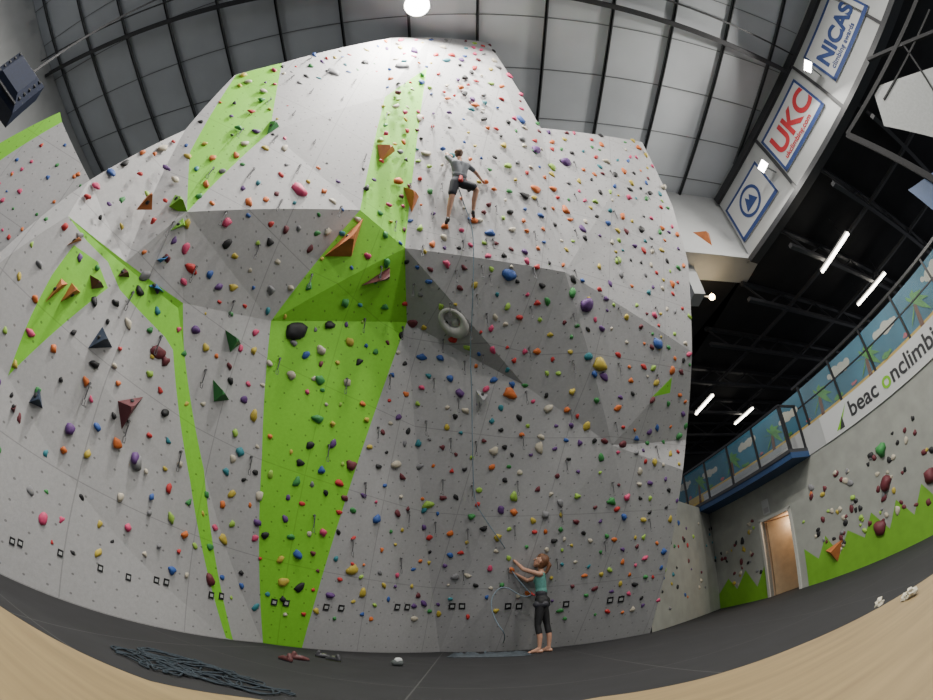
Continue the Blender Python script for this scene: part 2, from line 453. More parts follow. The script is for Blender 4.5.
# text helper
def text_on_W(body, s, z, size, m, parent, out=.03, name='lettering', bold=0.0):
    c = bpy.data.curves.new(name,'FONT'); c.body = body; c.size = size; c.extrude = .004; c.offset = bold
    c.materials.append(m); o = bpy.data.objects.new(name, c); scene.collection.objects.link(o)
    zc = Vector((0,0,1))
    M = Matrix((dW, zc, nW)).transposed().to_4x4()   # x along wall, y up, z out
    M.translation = Wp(s,z,out); o.matrix_world = M
    if parent: o.parent = parent
    return o
m_print = mat('sign_print_charcoal', (.03,.03,.035), .6); m_printg = mat('sign_print_green', (.2,.5,.02), .6)
m_red = mat('banner_print_red', (.50,.03,.04), .6); m_navy = mat('banner_navy', (.03,.06,.20), .6, .05)
m_ban = mat('banner_white_vinyl', (.56,.57,.57), .45)
e = bpy.data.objects.new('wall_sign', None); scene.collection.objects.link(e)
b = MB(); wbox(b,4.9,12.2,3.0,3.64,.02,.035,0)
b.obj('board',[m_ban],e)
text_on_W('beac', 5.80,3.18,.50,m_print,e,.04,'letters_1',.008)
text_on_W('o', 6.86,3.18,.50,m_printg,e,.04,'letters_2',.008)
text_on_W('nclimbing.com', 7.14,3.18,.50,m_print,e,.04,'letters_3',.008)
b = MB(); b.poly([Wp(5.3,3.1,.04),Wp(5.42,3.1,.04),Wp(5.78,3.55,.04)],0); b.poly([Wp(5.4,3.08,.041),Wp(5.56,3.08,.041),Wp(5.56,3.35,.041)],1)
b.obj('logo',[m_printg,m_print],e,recalc=False)

# upper right wall with banners
b = MB(); wbox(b,4.9,21,8.6,11.5,-.15,0,0); wbox(b,4.9,21,8.45,8.62,-.2,.12,1); wbox(b,4.9,21,11.05,11.3,0,.12,1)
for k in range(8): wbox(b,5.0+k*2.75-.3,5.0+k*2.75-.2,8.6,11.3,0,.05,1)
b.obj('wall_right_upper', [m_white,m_steel])
def banner(s0,s1,z0,z1,txt,sub,tm,size,border):
    e = bpy.data.objects.new('sponsor_banner', None); scene.collection.objects.link(e)
    b = MB(); wbox(b,s0,s1,z0,z1,.02,.05,0)
    wbox(b,s0,s1,z0,z0+.14,.05,.056,1); wbox(b,s0,s1,z1-.08,z1,.05,.056,1); wbox(b,s0,s0+.08,z0,z1,.05,.056,1); wbox(b,s1-.08,s1,z0,z1,.05,.056,1)
    b.obj('vinyl',[m_ban,border],e)
    if txt: text_on_W(txt,s0+.2,z0+.48,size,tm,e,.06,'headline',.028)
    if sub: text_on_W(sub,s0+.3,z0+.22,.24,tm,e,.06,'strapline',.004)
    return e
banner(7.6,9.95,9.25,10.75,'UKC','ukclimbing.com',m_red,1.0,m_navy)
banner(10.7,13.3,9.25,10.75,'NICAS','climbing awards',m_navy,.74,m_navy)
e3 = banner(5.0,7.0,9.15,10.6,'','',m_navy,.7,m_navy)
b = MB()
for k in range(32):
    a0 = k*math.pi/16; a1 = (k+1)*math.pi/16
    b.poly([Wp(6+.5*math.cos(a0),9.9+.5*math.sin(a0),.06),Wp(6+.5*math.cos(a1),9.9+.5*math.sin(a1),.06),Wp(6+.4*math.cos(a1),9.9+.4*math.sin(a1),.06),Wp(6+.4*math.cos(a0),9.9+.4*math.sin(a0),.06)],0)
b.poly([Wp(5.7,9.7,.06),Wp(6.3,9.7,.06),Wp(6.1,10.1,.06),Wp(6.0,9.95,.06),Wp(5.9,10.15,.06)],0)
b.obj('emblem',[m_navy],e3,recalc=False)

# white block closing the end of the upper hall
b = MB(); b.box((-13,7.1,8.75),(8.3,7.3,11.5)); b.box((4.6,7.0,8.6),(8.25,8.0,8.78)); b.box((5.75,7.5,7.6),(6.1,8.0,8.6))
b.obj('wall_back_upper',[m_white])
b = MB(); p = at_y(704,238,7.1)
n = Vector((0,-1,0))
b.mesh([p+Vector((-.3,0,.2)),p+Vector((.28,0,.25)),p+Vector((.15,0,-.3)),p+Vector((0,-.22,.05))],[[0,1,3],[1,2,3],[2,0,3],[0,2,1]],0)
m_or = mat('volume_orange', (.50,.16,.05), .65, .2, 8)
b.obj('climbing_volume',[m_or])

# dark roof over mezzanine + dark back wall, trusses
b = MB(); wbox(b,-9,19,8.62,8.75,-13,-.15,0); b.box((4.6,8.0,8.62),(8.0,20,8.75)); b.obj('ceiling_mezzanine',[m_dark])
b = MB(); b.box((1,19.8,0),(24,20,8.7)); b.obj('wall_back_mezzanine',[m_dark])
b = MB()
for k in range(9):
    s = -7+k*2.2
    for z in (8.5,7.9): b.beam(Wp(s,z,-.2),Wp(s,z,-12),.12,.12,0)
    for j in range(12):
        b.beam(Wp(s,7.9 if j%2 else 8.5,-.2-j*.95),Wp(s,8.5 if j%2 else 7.9,-.2-(j+1)*.95),.05,.05,0)
for o_ in (-2.5,-5.5,-8.5):
    b.beam(Wp(-8,8.2,o_),Wp(14,8.2,o_),.1,.1,1)
b.obj('roof_truss',[m_steel,mat('galvanised_duct',(.05,.05,.055),.5,.1)])
# fluorescent tubes
m_tube = mat('fluorescent_tube', (1,.93,.80), .4, emit=14)
for q in [((848,233),(822,272)),((885,273),(858,305)),((713,395),(696,414)),((753,408),(735,424))]:
    p0 = at_z(*q[0],7.75); p1 = at_z(*q[1],7.75)
    b = MB(); b.beam(p0+Vector((0,0,.09)),p1+Vector((0,0,.09)),.16,.05,1); b.beam(p0,p1,.07,.07,0)
    d = (p1-p0)
    for f in (.15,.85): b.beam(p0+d*f+Vector((0,0,.1)),p0+d*f+Vector((0,0,.85)),.02,.02,1)
    b.obj('fluorescent_light',[m_tube,m_steel])
def area(name, loc, tgt, size, energy, col=(1,.965,.90), parent=None, spread=None):
    L = bpy.data.lights.new(name,'AREA'); L.shape = 'DISK'; L.size = size; L.energy = energy; L.color = col
    o = bpy.data.objects.new(name,L); scene.collection.objects.link(o); o.location = loc
    o.rotation_euler = (Vector(tgt)-Vector(loc)).to_track_quat('-Z','Y').to_euler()
    if parent: o.parent = parent
    return o
area('mural_fill_light', Wp(1,7.5,-1.2), Wp(1,4,-2.6), .6, 60)  # pair of added fill lights brightening the mural, no fixture modelled
area('mural_fill_light', Wp(7,7.5,-1.2), Wp(7,4,-2.6), .6, 60)

# ------------------------------------------------------------------ main ceiling
ZC = 11.5
b = MB(); b.box((-13,-9,ZC),(9.6,7.3,ZC+.1)); b.obj('ceiling',[m_ceil])
b = MB()
x = -12.4
while x < 9.4:
    b.box((x-.02,-9,ZC-.10),(x+.02,7.1,ZC),0); b.box((x-.02,-9,ZC-.10),(x+.05,7.1,ZC-.09),0); x += 1.58
y = -8
while y < 7:
    b.box((-13,y-.012,ZC-.02),(9.4,y+.012,ZC-.001),1); y += 1.45
b.obj('roof_purlins',[m_purlin,mat('lining_joint',(.18,.19,.2),.6)])
b = MB()
def ibeam(B,p,q,w,h,m=0):
    p=Vector(p);q=Vector(q); u=Vector((0,0,h/2))
    B.beam(p,q,.02,h,m); B.beam(p+u,q+u,w,.03,m); B.beam(p-u,q-u,w,.03,m)
k = 10.35
p = Vector((-1.25*k,.03*k,ZC-.3)); q = Vector((.84*k,.19*k,ZC-.3)); ibeam(b,p,q,.12,.22)
b.beam(p+Vector((0,-.6,-.05)),q+Vector((0,-.6,-.05)),.05,.05,0)
ibeam(b,(-12.8,-4.5,ZC-.4),(8.9,-3.5,ZC-.4),.2,.35)
b.obj('roof_beam',[m_steel])
b = MB(); b.box((-13.2,-9,0),(-13,7.3,ZC)); b.obj('wall_left',[m_white])

# high bay lamps
m_lens = mat('lamp_lens', (1,.97,.9), .4, emit=25)
m_body = mat('lamp_housing', (.25,.26,.27), .4, .05, metal=.6)
def bay(x,y,energy):
    e = bpy.data.objects.new('high_bay_lamp',None); scene.collection.objects.link(e)
    b = MB(); z = ZC-.75
    b.cyl((x,y,z+.35),(x,y,z+.6),.10,.10,14,1); b.cyl((x,y,z),(x,y,z+.35),.30,.12,20,1); b.cyl((x,y,z-.02),(x,y,z-.001),.27,.27,20,0); b.cyl((x,y,z+.6),(x,y,ZC-.2),.012,.012,6,1)
    b.obj('housing',[m_lens,m_body],e)
    area('lamp',(x,y,z-.06),(x,y+1.6,0),.55,energy,parent=e)
for x,y,en in [(-1.05,1.75,720),(.85,1.30,420),(-7.5,-.9,330),(5.2,-.6,260),(-6,-5.5,300),(0,-5.5,400),(6,-5.5,300)]: bay(x,y,en)
def flood(px,py,en,out=.55):
    s,z = on_W(px,py,out); P = Wp(s,z,out)
    e = bpy.data.objects.new('floodlight',None); scene.collection.objects.link(e)
    t = Vector((-1,4,3)); d = (t-P).normalized(); b = MB()
    a = d.cross(Vector((0,0,1))).normalized(); u = a.cross(d)
    c = lambda k,w,h:[P+d*k-a*w-u*h,P+d*k+a*w-u*h,P+d*k+a*w+u*h,P+d*k-a*w+u*h]
    b.hexa(c(-.16,.10,.07)+c(0,.18,.13),1); b.hexa(c(.001,.15,.10)+c(.012,.15,.10),0)
    b.beam(P-d*.08,Wp(s,z,0),.04,.04,1)
    b.obj('housing',[m_lens,m_body],e)
    area('lamp',P+d*.04,t,.3,en,parent=e)
flood(763,166,200); flood(808,66,200)
# small warm wall lamp under the block
e = bpy.data.objects.new('wall_lamp',None); scene.collection.objects.link(e)
p = at_y(712,297,7.9); b = MB(); b.mesh([p+v*.09 for v in ICO_V],ICO_F,0); b.beam(p,(6.1,7.9,p.z),.04,.04,1)
b.obj('bulkhead',[mat('warm_lens',(1,.75,.4),.4,emit=30),m_body],e,smooth=True)
L = bpy.data.lights.new('bulb','POINT'); L.energy=14; L.color=(1,.75,.45); L.shadow_soft_size=.12
o = bpy.data.objects.new('bulb',L); o.location=p+Vector((0,-.15,0)); o.parent=e; scene.collection.objects.link(o)

# ------------------------------------------------------------------ volumes
VC = {'orange':m_or,'maroon':mat('volume_maroon',(.12,.03,.035),.6,.2,8),'green':mat('volume_green',(.03,.20,.05),.6,.2,8),
      'navy':mat('volume_navy',(.03,.05,.09),.6,.2,8),'blue':mat('volume_blue',(.03,.17,.42),.6,.1,8),'lime':mat('volume_lime',(.2,.5,.04),.6,.1,8),'grey':mat('volume_grey',(.32,.32,.33),.7,.1,8)}
def volume(tri, apex, h, c, fn=None):
    P = []; n = None
    for q in tri:
        p, n_, _ = wall_at(*q); P.append(p)
    n = (P[1]-P[0]).cross(P[2]-P[0]).normalized()
    if n.dot(O-P[0]) < 0: n = -n
    ap, na, _ = wall_at(*apex); ap = ap+na*h
    b = MB()
    Q = [p-n*.03 for p in P]
    T = [ap+(p-ap)*.16 for p in P]     # softly truncated tip
    b.mesh(Q+T, [[0,1,4,3],[1,2,5,4],[2,0,3,5],[3,4,5],[0,2,1]], 0)
    # screw holds along one ridge
    m = (P[0]+P[1]+ap)/3
    nn = (P[1]-P[0]).cross(ap-P[0]).normalized()
    if nn.dot(O-m) < 0: nn = -nn
    add_hold(b, m, nn, .025, 1)
    b.obj('climbing_volume',[VC[c],hm[HI['black']]],bevel=.006)
for a in [([(137,208),(153,208),(148,194)],(147,203),.18,'orange'),([(404,186),(420,196),(412,214)],(413,199),.22,'orange'),
 ([(378,143),(396,150),(381,161)],(386,151),.18,'orange'),([(322,258),(365,216),(352,258)],(347,240),.3,'orange'),
 ([(42,306),(62,276),(70,283)],(58,288),.12,'orange'),([(58,304),(82,292),(72,281)],(72,293),.15,'orange'),([(64,247),(80,236),(84,240)],(75,241),.1,'orange'),
 ([(359,287),(391,266),(390,280)],(380,275),.25,'maroon'),([(89,273),(106,288),(91,290)],(96,284),.12,'maroon'),([(116,277),(124,266),(131,278)],(124,274),.10,'maroon'),
 ([(117,400),(146,395),(122,431)],(127,408),.15,'maroon'),([(224,328),(242,344),(230,354)],(232,341),.18,'green'),([(212,377),(231,401),(213,403)],(219,393),.16,'green'),
 ([(170,205),(176,193),(190,215)],(178,204),.12,'lime'),([(168,232),(184,216),(187,226)],(179,225),.12,'lime'),([(266,136),(270,120),(281,127)],(272,128),.15,'green'),
 ([(87,349),(103,325),(114,348)],(101,340),.16,'navy'),([(27,403),(40,384),(44,410)],(37,399),.12,'navy'),([(147,285),(156,282),(166,293)],(156,289),.12,'blue'),
 ([(155,260),(172,254),(160,264)],(162,259),.1,'blue'),([(8,408),(18,402),(14,416)],(14,409),.08,'maroon'),([(475,388),(489,394),(476,414)],(481,401),.15,'grey')]:
    volume(*a)
# sculpted ring feature
p, n, _ = wall_at(453,321); a, u = frame(n); b = MB(); vs = []; NU, NV = 36, 14
t0 = math.radians(38); a2 = a*math.cos(t0)+u*math.sin(t0); u2 = -a*math.sin(t0)+u*math.cos(t0)
for i in range(NU):
    A = 2*math.pi*i/NU; rr = .055*(1+.5*math.sin(A+3.6))
    for j in range(NV):
        Bq = 2*math.pi*j/NV
        w = .165+rr*math.cos(Bq)
        vs.append(p+a2*(w*math.cos(A)*.85)+u2*(w*math.sin(A)*1.25)+n*(.02+rr*1.0*math.sin(Bq)))
fs = [[i*NV+j,((i+1)%NU)*NV+j,((i+1)%NU)*NV+(j+1)%NV,i*NV+(j+1)%NV] for i in range(NU) for j in range(NV)]
b.mesh(vs,fs,0); add_hold(b, p-u2*.05, n, .085, 0, .5, .8, -.3)
b.obj('ring_climbing_feature',[mat('feature_stone',(.46,.46,.43),.7,.1,12)],smooth=True)
# orange volume on right wall
b = MB(); s,z = on_W(835,552); b.mesh([Wp(s-.28,z+.12,0),Wp(s+.3,z+.22,0),Wp(s+.05,z-.25,0),Wp(s+.05,z+.03,.25)],[[0,1,3],[1,2,3],[2,0,3],[0,2,1]],0)
b.obj('climbing_volume',[m_or])

# ------------------------------------------------------------------ quickdraws + lane plates
b = MB(); 
m_sling = mat('sling_dark',(.05,.05,.055),.8); m_kb = mat('worn_alloy',(.10,.10,.105),.7)
def draw_at(p, n, L=.13):
    a,u = frame(n); q = p+n*.03
    b.cyl(p+n*.0,p+n*.03,.015,.015,8,1)
    b.beam(q,q+Vector((0,0,-.04)),.014,.008,1,up=n); b.beam(q+Vector((0,0,-.04)),q+Vector((0,0,-.04-L)),.013,.006,0,up=n)
    c = q+Vector((0,0,-.04-L)); 
    b.beam(c+a*.015,c+a*.018+Vector((0,0,-.06)),.006,.006,1); b.beam(c-a*.015,c-a*.008+Vector((0,0,-.06)),.006,.006,1); b.beam(c+a*.018+Vector((0,0,-.06)),c-a*.008+Vector((0,0,-.06)),.006,.006,1)
for x0 in [40,90,150,215,290,335,385,415,455,500,545,590,630]:
    # foot of each line
    yb = 640 if x0>200 else 573+x0*.3
    P0 = at_z(x0,yb,0); N = NLL if x0 < 200 else NL if x0<430 else NR
    lean = -N.z; nh = Vector((N.x,N.y,0)); up = (Vector((0,0,1))+nh*lean).normalized()
    for k in range(10):
        P = P0+up*(2.2+k*1.2)+Vector((.05*(R()-.5),0,0)); d = P-O
        if d.y*cs+d.z*sn < .2: continue
        p,n,bb = lift(dir_gno(d))
        if bb > .01: draw_at(p,n)
b.obj('quickdraws',[m_sling,m_kb])
b = MB()
for px,py in [(12,541),(20,543),(60,553),(128,577),(156,580),(166,582),(211,595),(221,596),(274,602),(286,603),(326,607),(341,608),(397,607),(407,607),(452,606),(462,606),(508,606),(519,606),(566,604),(610,600),(621,599),(100,568)]:
    p,n,_ = wall_at(px,py); a,u = frame(n)
    k = (p-O).length/7.2
    def q(w,h,o): return [p-a*w*k-u*h*k+n*o,p+a*w*k-u*h*k+n*o,p+a*w*k+u*h*k+n*o,p-a*w*k+u*h*k+n*o]
    b.hexa(q(.05,.055,0)+q(.05,.055,.012),0); b.hexa(q(.030,.025,.012)+q(.030,.025,.014),1)
b.obj('lane_number_plates',[m_black,m_white])

# ------------------------------------------------------------------ capsule sculpting
def caps_mesh(B, p, q, r0, r1, n=14, k=5):
    p=Vector(p);q=Vector(q); d=q-p
    if d.length<1e-5: d=Vector((0,0,1e-4)); q=p+d
    d=d.normalized(); up=Vector((0,0,1)) if abs(d.z)<.9 else Vector((1,0,0)); a=d.cross(up).normalized(); c=d.cross(a)
    rings=[]
    for i in range(1,k+1):
        t=-math.pi/2+i*(math.pi/2)/k; rings.append((p+d*(r0*math.sin(t)),r0*math.cos(t)))
    for i in range(0,k):
        t=i*(math.pi/2)/k; rings.append((q+d*(r1*math.sin(t)),r1*math.cos(t)))
    vs=[p-d*r0]
    for c0,rr in rings: vs+=[c0+(a*math.cos(2*math.pi*j/n)+c*math.sin(2*math.pi*j/n))*rr for j in range(n)]
    vs.append(q+d*r1); fs=[]; last=len(vs)-1
    for j in range(n):
        fs.append([0,1+(j+1)%n,1+j])
        for i in range(len(rings)-1):
            s0=1+i*n; s1=s0+n; fs.append([s0+j,s0+(j+1)%n,s1+(j+1)%n,s1+j])
        s0=1+(len(rings)-1)*n; fs.append([s0+j,s0+(j+1)%n,last])
    B.mesh(vs,fs,0)
def sculpt(name, caps, mats, voxel, parent=None, smooth_it=4):
    """caps: (p,q,r0,r1,mat) -> one continuous skin"""
    b=MB()
    for p,q,r0,r1,m in caps: caps_mesh(b,p,q,r0,r1)
    o=b.obj(name+'_tmp',[],None)
    md=o.modifiers.new('r','REMESH'); md.mode='VOXEL'; md.voxel_size=voxel
    ms=o.modifiers.new('s','SMOOTH'); ms.factor=.5; ms.iterations=smooth_it
    bpy.context.view_layer.update()
    dg=bpy.context.evaluated_depsgraph_get()
    me=bpy.data.meshes.new_from_object(o.evaluated_get(dg)); me.name=name
    bpy.data.objects.remove(o)
    me.materials.clear()
    for m in mats: me.materials.append(m)
    C=[(Vector(p),Vector(q)-Vector(p),max((Vector(q)-Vector(p)).length_squared,1e-9),r0,r1,m) for p,q,r0,r1,m in caps]
    for f in me.polygons:
        c=f.center; best=9; bi=0
        for p,d,l2,r0,r1,m in C:
            t=(c-p).dot(d)/l2; t=0 if t<0 else 1 if t>1 else t
            e=(c-p-d*t).length-(r0+(r1-r0)*t)
            if e<best: best=e; bi=m
        f.material_index=bi; f.use_smooth=True
    o=bpy.data.objects.new(name,me); scene.collection.objects.link(o)
    if parent: o.parent=parent
    return o

m_skin=mat('skin',(.46,.25,.17),.5,.08,30); m_hairb=mat('hair_brown',(.10,.045,.02),.6,.3,60); m_hairr=mat('hair_auburn',(.15,.06,.025),.6,.3,60)
m_teal=mat('teal_vest',(.09,.26,.23),.8,.15,40); m_legg=mat('black_leggings',(.010,.010,.012),.7); m_greys=mat('grey_tshirt',(.17,.18,.20),.85,.12,40)
m_short=mat('dark_shorts',(.018,.02,.03),.8,.1); m_har=mat('harness_webbing',(.03,.03,.04),.6); m_shoe=mat('climbing_shoe_black',(.03,.03,.035),.5)
m_eye=mat('eye_white',(.7,.7,.68),.3); m_iris=mat('iris',(.03,.02,.015),.3); m_lip=mat('lips',(.42,.12,.10),.5); m_redgear=mat('red_harness',(.45,.03,.03),.6)
PM=[m_skin,m_hairr,m_teal,m_legg,m_har,m_shoe,m_eye,m_iris,m_lip,m_redgear]
SK,HA,TO,LE,HR,SH,EW,IR,LI,RD=range(10)

def head_caps(T, c, f, l, u, sc=1.0, ponytail=False, hm_=HA):
    """c head centre; f face direction, l left, u crown direction (local vectors)"""
    k=sc; P=lambda a,b_,d: T(c+f*(a*k)+l*(b_*k)+u*(d*k))
    C=[]
    C.append((P(-.012,0,.03),P(-.005,0,.02),.090*k,.088*k,SK))       # cranium
    C.append((P(.012,0,.0),P(.030,0,-.075),.074*k,.040*k,SK))      # face to chin
    C.append((P(.02,.03,-.055),P(-.02,.055,-.03),.03*k,.03*k,SK)); C.append((P(.02,-.03,-.055),P(-.02,-.055,-.03),.03*k,.03*k,SK))
    C.append((P(.080,0,.018),P(.100,0,-.018),.009*k,.014*k,SK))      # nose
    C.append((P(.078,.035,.033),P(.082,-.035,.033),.010*k,.010*k,SK)) # brow
    for s in (1,-1):
        C.append((P(-.01,.088*s,.015),P(-.012,.092*s,-.02),.014*k,.010*k,SK))  # ear
        C.append((P(.074,.031*s,.012),P(.075,.031*s,.012),.0125*k,.0125*k,EW)); C.append((P(.0845,.031*s,.012),P(.085,.031*s,.012),.006*k,.006*k,IR))
    C.append((P(.073,.020,-.047),P(.073,-.020,-.047),.010*k,.010*k,LI))
    # hair cap
    C.append((P(-.030,0,.045),P(-.035,0,.0),.093*k,.085*k,hm_)); C.append((P(.02,.0,.070),P(-.03,0,.07),.070*k,.078*k,hm_))
    C.append((P(-.03,.04,0),P(-.05,.03,-.05),.055*k,.045*k,hm_)); C.append((P(-.03,-.04,0),P(-.05,-.03,-.05),.055*k,.045*k,hm_))
    if ponytail:
        C.append((P(-.12,0,.05),P(-.15,0,.03),.028*k,.030*k,hm_)); C.append((P(-.15,0,.03),P(-.17,0,-.08),.032*k,.026*k,hm_)); C.append((P(-.17,0,-.08),P(-.16,0,-.18),.026*k,.010*k,hm_))
    return C
def hand_caps(T, w, f, s, g, thumb=1, sc=1.0):
    """w wrist, f finger direction, s across palm, g grip (palm) direction"""
    C=[]; k=sc
    P=lambda a,b_,d: T(w+f*(a*k)+s*(b_*k)+g*(d*k))
    C+= [(P(0,0,0),P(.075,.024,0),.020*k,.015*k,SK),(P(0,0,0),P(.078,.006,0),.020*k,.016*k,SK),(P(0,0,0),P(.075,-.012,0),.020*k,.015*k,SK),(P(0,0,0),P(.068,-.028,0),.018*k,.013*k,SK)]
    for i,(o_,L) in enumerate(((.028,.9),(.009,1.0),(-.011,.94),(-.030,.75))):
        a=(.078-.003*i)
        C.append((P(a,o_,0),P(a+.030*L,o_*1.05,.012),.0105*k,.0100*k,SK)); C.append((P(a+.030*L,o_*1.05,.012),P(a+.036*L,o_*1.05,.036*L),.0100*k,.0095*k,SK)); C.append((P(a+.036*L,o_*1.05,.036*L),P(a+.018*L,o_,.050*L),.0092*k,.0085*k,SK))
    C.append((P(.018,.02*thumb,.004),P(.05,.046*thumb,.018),.015*k,.012*k,SK)); C.append((P(.05,.046*thumb,.018),P(.078,.040*thumb,.036),.011*k,.009*k,SK))
    return C

# ---- belayer
base=at_z(543,652.5,0.0); ff=Vector((-1,.30,0)).normalized(); ll=Vector((-ff.y,ff.x,0)); uu=Vector((0,0,1))
SB=1.04
TB=lambda v: base+(ff*v.x+ll*v.y+uu*v.z)*SB
V=Vector; C=[]
def seg(T,a,b_,r0,r1,m,k=1.0): C.append((T(V(a)),T(V(b_)),r0*k,r1*k,m))
g=lambda *a: seg(TB,*a)
for s in (1,-1):
    fx = .06 if s>0 else -.06
    g((0,.085*s,.84),(fx*.6,.09*s,.62),.088,.072,LE); g((fx*.6,.09*s,.62),(fx,.09*s,.46),.072,.052,LE); g((fx,.09*s,.46),(fx-.02,.09*s,.34),.052,.053,LE)
    g((fx-.02,.09*s,.35),(fx-.03,.09*s,.26),.049,.045,SK); g((fx-.03,.09*s,.26),(fx-.02,.09*s,.08),.044,.028,SK)
    g((fx-.05,.09*s,.03),(fx+.08,.10*s,.035),.030,.030,SK); g((fx-.02,.09*s,.08),(fx+.05,.10*s,.04),.032,.032,SK)
    g((fx+.08,.10*s,.028),(fx+.14,.10*s,.018),.030,.020,SK)
    for i in range(5): g((fx+.12,(.10+(.028-.014*i)*-1)*s,.018),(fx+.165-.007*i,(.10+(.030-.015*i)*-1)*s,.013),.011,.009,SK)
g((0,.05,.88),(0,-.05,.88),.105,.105,LE); g((-.04,.06,.86),(-.04,-.06,.86),.09,.09,LE)
g((.0,.055,.985),(0,-.055,.985),.088,.088,HR)
g((.0,.045,1.02),(0,-.045,1.02),.092,.092,TO); g((.005,.05,1.08),(.01,.075,1.22),.085,.088,TO); g((.005,-.05,1.08),(.01,-.075,1.22),.085,.088,TO)
g((.05,.055,1.19),(.05,-.055,1.19),.065,.065,TO); g((-.01,.09,1.27),(-.01,-.09,1.27),.065,.065,TO)
g((-.015,0,1.28),(0,0,1.40),.050,.044,SK)
for s in (1,-1): g((-.01,.13*s,1.29),(-.01,.155*s,1.285),.048,.046,SK)
# arms raised to the rope
g((0,.155,1.285),(.24,.14,1.38),.044,.036,SK); g((.24,.14,1.38),(.42,.05,1.57),.036,.022,SK)
g((0,-.155,1.285),(.24,-.14,1.22),.044,.036,SK); g((.24,-.14,1.22),(.42,-.02,1.35),.036,.022,SK)
C+=hand_caps(TB,V((.42,.05,1.57)),V((.5,-.3,.8)).normalized(),V((.3,.9,0)).normalized(),V((.7,-.1,-.6)).normalized(),-1,.98)
C+=hand_caps(TB,V((.42,-.02,1.35)),V((.8,.3,.5)).normalized(),V((-.2,.2,.95)).normalized(),V((-.3,.95,0)).normalized(),1,.98)
tl=math.radians(36); hfv=V((math.cos(tl),0,math.sin(tl))); huv=V((-math.sin(tl),0,math.cos(tl)))
C+=head_caps(TB,V((.0,0,1.50)),hfv,V((0,1,0)),huv,1.04,True)
# harness leg loops + belay device
for s in (1,-1): g((.06,.12*s,.80),(-.06,.10*s,.80),.062,.062,HR)
g((.11,0,.96),(.15,0,.99),.018,.018,RD)
e=bpy.data.objects.new('belayer',None); scene.collection.objects.link(e)
sculpt('body',C,PM,.0095,e,3)

# ---- climber
wp,wn,_=wall_at(455,190); ra=Vector((1,.15,0)); ra=(ra-wn*ra.dot(wn)).normalized(); wu=wn.cross(ra).normalized()
if wu.z<0: wu=-wu
SC=.77
TC=lambda v: wp+(ra*v.x+wn*v.y+wu*v.z)*SC
C=[]; h=lambda *a: seg(TC,*a,k=SC)
PM2=[m_skin,m_hairb,m_greys,m_short,m_har,m_shoe,m_eye,m_iris,m_lip,m_redgear]
h((-.07,.30,0),(.07,.30,0),.105,.105,LE); h((-.05,.30,.10),(.05,.30,.10),.098,.098,HR)
h((-.07,.32,.15),(.05,.32,.15),.100,.100,TO); h((-.06,.33,.2),(-.13,.36,.42),.098,.10,TO); h((.04,.33,.2),(.07,.36,.42),.098,.10,TO)
h((-.17,.35,.46),(.11,.35,.46),.070,.070,TO); h((-.04,.36,.47),(-.05,.36,.60),.056,.05,SK)
# left arm up, right arm out
h((-.20,.35,.47),(-.30,.30,.62),.060,.056,TO); h((-.28,.31,.60),(-.31,.28,.72),.046,.040,SK); h((-.31,.28,.72),(-.17,.06,.88),.040,.026,SK)
h((.13,.35,.47),(.27,.32,.40),.060,.056,TO); h((.25,.32,.41),(.36,.28,.36),.046,.041,SK); h((.36,.28,.36),(.56,.08,.36),.040,.026,SK)
C+=hand_caps(TC,V((-.17,.06,.88)),V((.3,-.35,.9)).normalized(),V((.9,0,-.3)).normalized(),V((-.1,-.9,-.3)).normalized(),1,1.05*SC)
C+=hand_caps(TC,V((.56,.08,.36)),V((.8,-.4,.5)).normalized(),V((-.5,0,.8)).normalized(),V((.1,-.9,-.3)).normalized(),1,1.05*SC)
# legs
h((-.09,.30,-.04),(-.12,.27,-.30),.105,.088,LE); h((-.11,.27,-.26),(-.12,.25,-.42),.074,.060,SK); h((-.12,.25,-.42),(-.13,.19,-.60),.060,.056,SK); h((-.13,.19,-.60),(-.13,.13,-.84),.054,.034,SK)
h((-.13,.13,-.86),(-.14,.04,-.92),.042,.034,SH); h((-.13,.16,-.89),(-.13,.12,-.90),.036,.038,SH)
h((.09,.30,-.04),(.27,.36,-.10),.105,.090,LE); h((.24,.36,-.08),(.36,.34,-.15),.074,.060,SK); h((.36,.34,-.15),(.35,.25,-.34),.060,.056,SK); h((.35,.25,-.34),(.37,.16,-.55),.052,.034,SK)
h((.37,.15,-.58),(.42,.04,-.62),.042,.034,SH); h((.36,.18,-.60),(.37,.14,-.61),.036,.038,SH)
tl=math.radians(20); hf=V((.25,-math.cos(tl),math.sin(tl))).normalized(); hl=V((-1,-.25,0)); hu=hl.cross(hf); 
if hu.z<0: hu=-hu
hu.normalize(); hl=hu.cross(hf).normalized()
C+=head_caps(TC,V((-.07,.35,.72)),hf,hl,hu,1.02*SC,False)
h((.13,.34,.06),(.15,.36,-.06),.022,.03,RD); h((0,.40,.06),(0,.40,-.03),.035,.045,RD)
e=bpy.data.objects.new('climber',None); scene.collection.objects.link(e)
sculpt('body',C,PM2,.0085,e,3)
# footholds and handholds the climber is using
for q,rr,cn in [((-.15,.0,-.97),.05,'orange'),((.44,.0,-.68),.05,'orange'),((-.13,.0,.97),.05,'teal'),((.66,.0,.42),.05,'orange')]:
    hb=MB(); add_hold(hb,TC(V(q)),wn,rr,0,.9,1.3,0); hb.obj('climbing_hold',[hm[HI[cn]]],smooth=True,recalc=False)

